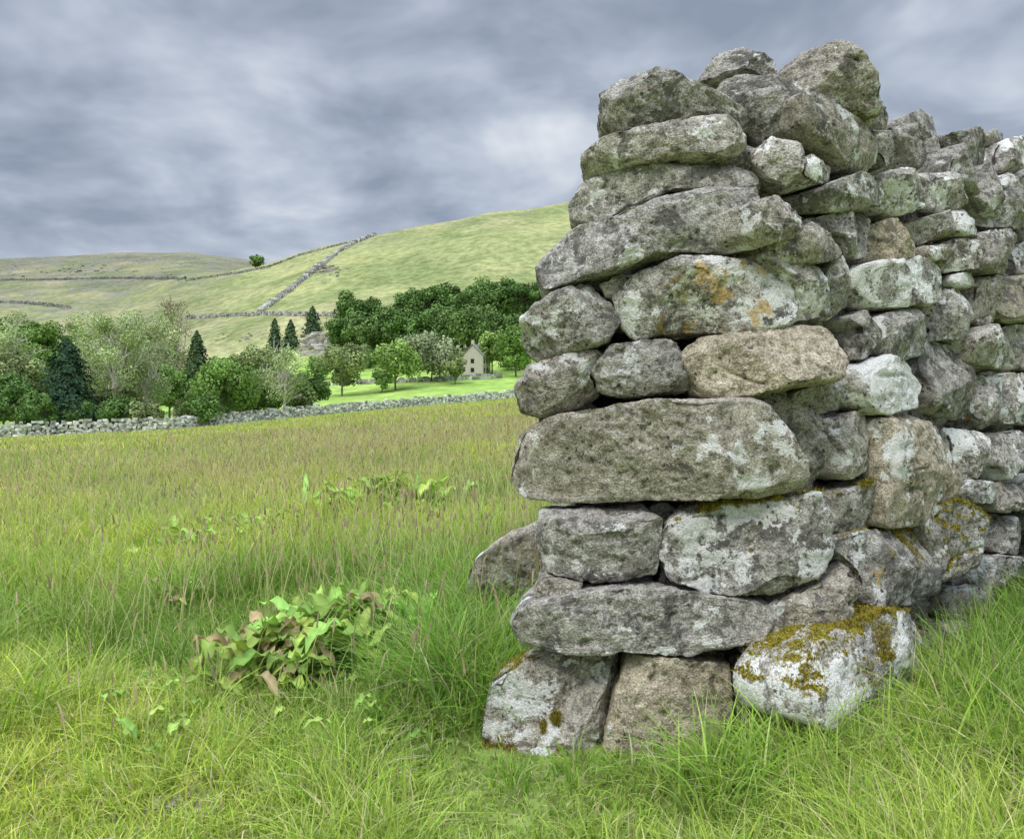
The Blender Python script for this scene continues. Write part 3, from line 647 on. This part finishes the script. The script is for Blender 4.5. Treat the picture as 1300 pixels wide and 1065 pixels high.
def tree_parts(kind,x,y,z,H,W,col,size,rg,dens=1.0):
    br=[];lf=[]; col=np.array(col); base=np.array([x,y,z])
    if kind=='conifer':
        br.append(limb(base,base+[0,0,H*.97],H*.025,.02))
        n=int(dens*3.2*H*W/(size*size)); h=rg.random(n)**1.25; LH=H/9; lay=(h*H/LH)%1.0
        R=W/2*(1-h)**.62*(.70+.30*(1-lay))*rg.uniform(.45,1.15,n)
        a=rg.uniform(0,6.28,n); R=R*(1+.25*np.sin(a*5+np.floor(h*H/LH)*2.1)+.12*np.sin(a*2+h*9))
        pos=base+np.stack([R*np.cos(a),R*np.sin(a),H*(.03+.95*h)-R*.15],1)
        nr=np.stack([np.cos(a),np.sin(a),np.full(n,.6)],1)+rg.normal(0,.4,(n,3))
        c=col*rg.uniform(.6,1.35,(n,1)); lf.append(leaves(pos,nr,size,c,rg))
    else:
        bare=kind=='bare'
        tr=max(.12,H*.02)
        top=base+[rg.normal(0,.03)*H,rg.normal(0,.03)*H,H*(.75)]
        br.append(limb(base,base+(top-base)*.5,tr,tr*.7)); br.append(limb(base+(top-base)*.5,top,tr*.7,tr*.3))
        K=int(rg.integers(20,30)); cent=[];rad=[]
        for k in range(K):
            d=rg.normal(size=3); d/=np.linalg.norm(d); f=rg.uniform(.45,.85)
            c=np.array([d[0]*W/2*f,d[1]*W/2*f,H*.58+d[2]*H*.40*f])
            c[2]=max(c[2],H*(.28 if bare else .15)); cent.append(base+c); rad.append(rg.uniform(.13,.25)*W*(1.1-.3*abs(d[2])))
        for c in cent:
            s=base+(top-base)*rg.uniform(.2,.9); m=(s+c)/2+rg.normal(0,.03,3)*W+[0,0,-.03*H]
            br.append(limb(s,m,tr*.42,tr*.28,4)); br.append(limb(m,c,tr*.28,tr*.12,4))
            if bare:
                for q in range(4):
                    d=rg.normal(size=3); d[2]=abs(d[2])*1.7+.5; d/=np.linalg.norm(d); L=rg.uniform(.08,.20)*H; s2=m+(c-m)*rg.random()
                    e=s2+d*L; br.append(limb(s2,e,tr*.15,.03,3))
                    for w in range(2):
                        d2=d+rg.normal(0,.4,3); s3=s2+(e-s2)*rg.uniform(.2,.9); br.append(limb(s3,s3+d2*L*.45,.045,.015,3))
        area=W*H*.8; n=int(dens*(1.7 if bare else 4.4)*area/(size*size))
        ki=rg.integers(0,K,n); cent=np.array(cent);rad=np.array(rad); tint=rg.uniform(.62,1.35,K)
        d=rg.normal(size=(n,3)); d/=np.linalg.norm(d,axis=1,keepdims=True); f=rg.uniform(.3,1.25,n)**.5
        pos=cent[ki]+d*(rad[ki]*f)[:,None]*np.array([1,1,.85])
        c=col*tint[ki][:,None]*rg.uniform(.75,1.25,(n,1))
        lf.append(leaves(pos,d+rg.normal(0,.45,(n,3)),size*(.7 if bare else 1),c,rg))
    return br,lf
def tree_obj(name,specs,barkc=(.20,.18,.14)):
    vs=[];qs=[];cs=[];mi=[];o=0
    for sp in specs:
        br,lf=tree_parts(*sp)
        for v,q in br: vs.append(v);qs.append(q+o);cs.append(np.tile(barkc,(len(v),1)));mi.append(np.zeros(len(q)));o+=len(v)
        for v,q,c in lf: vs.append(v);qs.append(q+o);cs.append(c);mi.append(np.ones(len(q)));o+=len(v)
    add_obj(name,build_mesh(name,np.vstack(vs),[np.vstack(qs)],np.vstack(cs),smooth=False,matidx=np.concatenate(mi)),[M_bark,M_tree])
def spec(kind,u,y,top,w,col,seed,dens=1.,px=1.5):
    rg=np.random.default_rng(seed); x=(u-650)/1000*y; z=terrain(x,y)[0]-.2; H=(487-top)/1000*y+.95-z
    return (kind,x,y,z,H,w/1000*y,col,px*y/1000,rg,dens)
G1=(.13,.22,.065);G2=(.20,.32,.085);G3=(.27,.39,.11);DK=(.05,.09,.05);OL=(.24,.29,.12);PG=(.31,.36,.20);YG=(.38,.47,.20)
TR=[('conifer',85,100,428,92,DK,1),('conifer',250,122,418,52,(.08,.13,.055),2),('round',20,118,446,80,OL,4),('round',5,108,470,60,G1,5),
('round',40,150,392,80,G2,6),('round',282,106,452,90,G2,7),('round',322,128,440,70,OL,8),('round',395,122,468,42,G1,9),
('round',215,135,455,60,G2,10),('round',140,140,455,70,YG,11),('round',345,135,455,50,G2,12),('round',180,100,508,50,OL,13),('round',45,100,500,44,G1,14),
('round',434,165,429,64,OL,15),('round',502,172,430,60,G3,16),('round',548,186,424,84,PG,17),('round',625,205,419,42,G3,18),('round',578,178,447,32,OL,19),
('round',655,195,412,52,G2,20),('conifer',397,296,389,26,(.08,.13,.06),21),('conifer',349,272,404,24,(.08,.13,.06),22),('conifer',369,272,406,26,(.08,.13,.06),23),('round',485,168,468,30,G2,24),
('round',455,262,366,56,G1,25),('round',327,560,323,18,G1,26),('round',385,168,478,40,G2,27),('round',12,200,400,60,YG,28),('round',265,100,500,40,G1,29),('round',305,112,480,44,G3,30),('round',468,232,446,30,G1,31)]
for t in TR:
    k,u,y,top,w,c,s=t; tree_obj('conifer_tree' if k=='conifer' else 'broadleaf_tree',[spec(k,u,y,top,w,c,s+40)])
for u,y,top,w,c,s in [(143,104,376,92,YG,1),(190,110,378,96,YG,2),(222,150,366,60,(.30,.26,.16),3),(360,114,428,62,YG,4),(112,126,392,70,YG,5),(20,125,388,70,YG,7),(330,120,462,50,YG,8)]:
    tree_obj('birch_tree' if s!=3 else 'bare_tree',[spec('bare',u,y,top,w,c,s+90,1.0 if s!=3 else .3)],(.66,.62,.53) if s!=3 else (.38,.32,.26))
W_=[];rg=np.random.default_rng(5)
for u,top in [(480,398),(498,385),(515,372),(530,366),(545,362),(560,358),(575,362),(590,366),(606,362),(620,354),(640,349),(660,352),(680,356),(700,350),(720,352),(745,350),(590,385),(560,388),(530,392),(508,398),(612,382),(640,378),(665,380),(600,400),(570,402),(630,398),(650,398),(545,405),(520,405),(620,412),(590,420),(565,420),(690,385),(700,410),(645,420),(500,415),(480,420),(455,395),(440,400)]:
    y=(250 if top>380 else 290)+rg.uniform(-10,10); W_.append(spec('round',u,y,top,rg.uniform(40,60),[G1,G1,(.11,.19,.06),(.16,.24,.08)][rg.integers(0,4)],int(rg.integers(9999)),.8,1.4))
tree_obj('distant_woodland',W_)
W_=[]
for k in range(46):
    u=rg.uniform(-120,330); y=rg.uniform(150,215); top=rg.uniform(416,455)+(u>230)*15; W_.append(spec('round',u,y,top,rg.uniform(34,60),[G1,G2,OL,YG,YG][rg.integers(0,5)],int(rg.integers(9999)),.7,1.4))
for k in range(40):
    u=rg.uniform(-120,400); y=np.interp((u-650)/1000,YU,YV)+rg.uniform(5,25); W_.append(spec('round',u,y,rg.uniform(488,512)-(u>300)*10,rg.uniform(26,50),[G1,G2,OL,G1][rg.integers(0,4)],int(rg.integers(9999)),.8,1.3))
for k in range(14):
    u=rg.uniform(400,480) if k<7 else rg.uniform(640,720); y=rg.uniform(205,235); W_.append(spec('round',u,y,rg.uniform(440,462),rg.uniform(24,40),[G1,G2,OL,G3][rg.integers(0,4)],int(rg.integers(9999)),.8,1.3))
tree_obj('distant_tree_line',W_)
print('trees',time.time()-T0)
# ------------------------------------------------------------------ house
M_hw=mat_simple('house_stone',(.45,.41,.34),(.66,.62,.53),2.5); M_rf=mat_simple('slate_roof',(.24,.235,.22),(.36,.35,.32),3); M_win=mat_simple('window_glass',(.02,.022,.025),(.04,.045,.05),1,.2)
def box(name,c,s,mat,par):
    v=np.array([[a,b,d] for a in(-.5,.5) for b in(-.5,.5) for d in(-.5,.5)])*s+c
    return add_obj(name,build_mesh(name,v,[QF],smooth=False),mat,par)
def house(u,y,w,d,h,rot):
    x=(u-650)/1000*y; z=terrain(x,y)[0]-.3; p=empty('stone_house')
    rh=h*.55
    v=[(-w/2,-d/2,0),(w/2,-d/2,0),(w/2,d/2,0),(-w/2,d/2,0),(-w/2,-d/2,h),(w/2,-d/2,h),(w/2,d/2,h),(-w/2,d/2,h),(-w/2,0,h+rh),(w/2,0,h+rh)]
    add_obj('walls',build_mesh('walls',np.array(v,float),[[[0,1,5,4],[2,3,7,6]],[[3,0,4,8,7],[1,2,6,9,5]]],smooth=False),M_hw,p)
    e=.3; sl=rh/(d/2)
    for sg in(-1,1):
        a=[(-w/2-e,sg*(d/2+e),h-e*sl+.1),(w/2+e,sg*(d/2+e),h-e*sl+.1),(w/2+e,0,h+rh+.1),(-w/2-e,0,h+rh+.1)]; a+= [(q[0],q[1],q[2]+.15) for q in a]
        add_obj('roof',build_mesh('roof',np.array(a,float),[[[0,1,2,3],[4,5,6,7],[0,1,5,4],[1,2,6,5],[2,3,7,6],[3,0,4,7]]],smooth=False),M_rf,p)
    for cx in(-w/2+.5,w/2-.5): box('chimney',(cx,0,h+rh+.5),(.7,.7,1.4),M_hw,p)
    for cx in np.linspace(-w/2+1.4,w/2-1.4,3):
        for cz in(1.3,3.6):
            if cz<h-.6: box('window',(cx,-d/2-.02,cz),(.9,.1,1.1),M_win,p)
    for cz in(1.3,3.6): box('window',(w/2+.02,0,cz),(.1,.9,1.1),M_win,p); box('window',(-w/2-.02,0,cz),(.1,.9,1.1),M_win,p)
    box('door',(.9,-d/2-.02,1.0),(.95,.1,2.0),M_win,p)
    p.location=(x,y,z); p.rotation_euler=(0,0,rot)
house(605,205,8,5.5,5.0,1.35)
# ------------------------------------------------------------------ sky + light
w=bpy.data.worlds.new('World'); scene.world=w; w.use_nodes=True; g=NT(w.node_tree)
SUN_EL=math.radians(52); SUN_AZ=math.radians(215)
sky=g.n('ShaderNodeTexSky',sky_type='NISHITA'); sky.sun_disc=False; sky.sun_elevation=SUN_EL; sky.sun_rotation=SUN_AZ
tc=g.n('ShaderNodeTexCoord'); sx=g.n('ShaderNodeSeparateXYZ'); g.set(sx.inputs[0],tc.outputs['Generated'])
zc=g.math('ADD',g.math('MAXIMUM',sx.outputs[2],0.0),.26)
cb_=g.n('ShaderNodeCombineXYZ'); g.set(cb_.inputs[0],g.math('DIVIDE',sx.outputs[0],zc)); g.set(cb_.inputs[1],g.math('DIVIDE',sx.outputs[1],zc)); cb_.inputs[2].default_value=7.9
n1=g.noise(cb_.outputs[0],2.6,4,.52,.25); n_2=g.noise(cb_.outputs[0],.8,2,.5,.1); n3=g.noise(cb_.outputs[0],8.0,2,.5,.2)
f=g.math('ADD',g.math('MULTIPLY',n1,.64),g.math('ADD',g.math('MULTIPLY',n_2,.30),g.math('MULTIPLY',n3,.07)))
cl=g.ramp(f,[(.38,(.28,.33,.425)),(.45,(.39,.445,.55)),(.52,(.53,.59,.69)),(.62,(.78,.82,.875))])
hz=g.step(sx.outputs[2],.0,.26,1,0)
cl=g.mix(g.math('MULTIPLY',hz,.5),cl,(.43,.49,.60))
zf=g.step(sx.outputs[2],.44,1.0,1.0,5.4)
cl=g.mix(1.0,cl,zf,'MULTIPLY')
sk=g.mix(1.0,sky.outputs[0],(.1,.1,.1),'MULTIPLY')
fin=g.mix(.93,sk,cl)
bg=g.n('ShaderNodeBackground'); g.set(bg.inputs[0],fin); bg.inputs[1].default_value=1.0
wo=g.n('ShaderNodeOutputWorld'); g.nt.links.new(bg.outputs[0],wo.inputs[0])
try: w.cycles.sampling_method='NONE'
except Exception as ex: print(ex)
sl=bpy.data.lights.new('sun','SUN'); sl.energy=1.5; sl.angle=math.radians(12); sl.color=(1,.94,.84)
so=bpy.data.objects.new('sun',sl); scene.collection.objects.link(so)
dirv=Vector((math.sin(SUN_AZ)*math.cos(SUN_EL),math.cos(SUN_AZ)*math.cos(SUN_EL),math.sin(SUN_EL)))
so.rotation_euler=dirv.to_track_quat('Z','Y').to_euler()
cd=bpy.data.cameras.new('camera'); cd.sensor_fit='HORIZONTAL'; cd.sensor_width=36; cd.lens=36*1000/1300; cd.shift_y=-.035; cd.clip_start=.05; cd.clip_end=9000
co=bpy.data.objects.new('camera',cd); co.location=(0,0,CAM_H); co.rotation_euler=(math.pi/2,0,0); scene.collection.objects.link(co); scene.camera=co
scene.view_settings.view_transform='Standard'; scene.view_settings.look='None'; scene.view_settings.exposure=0
print('done',time.time()-T0)
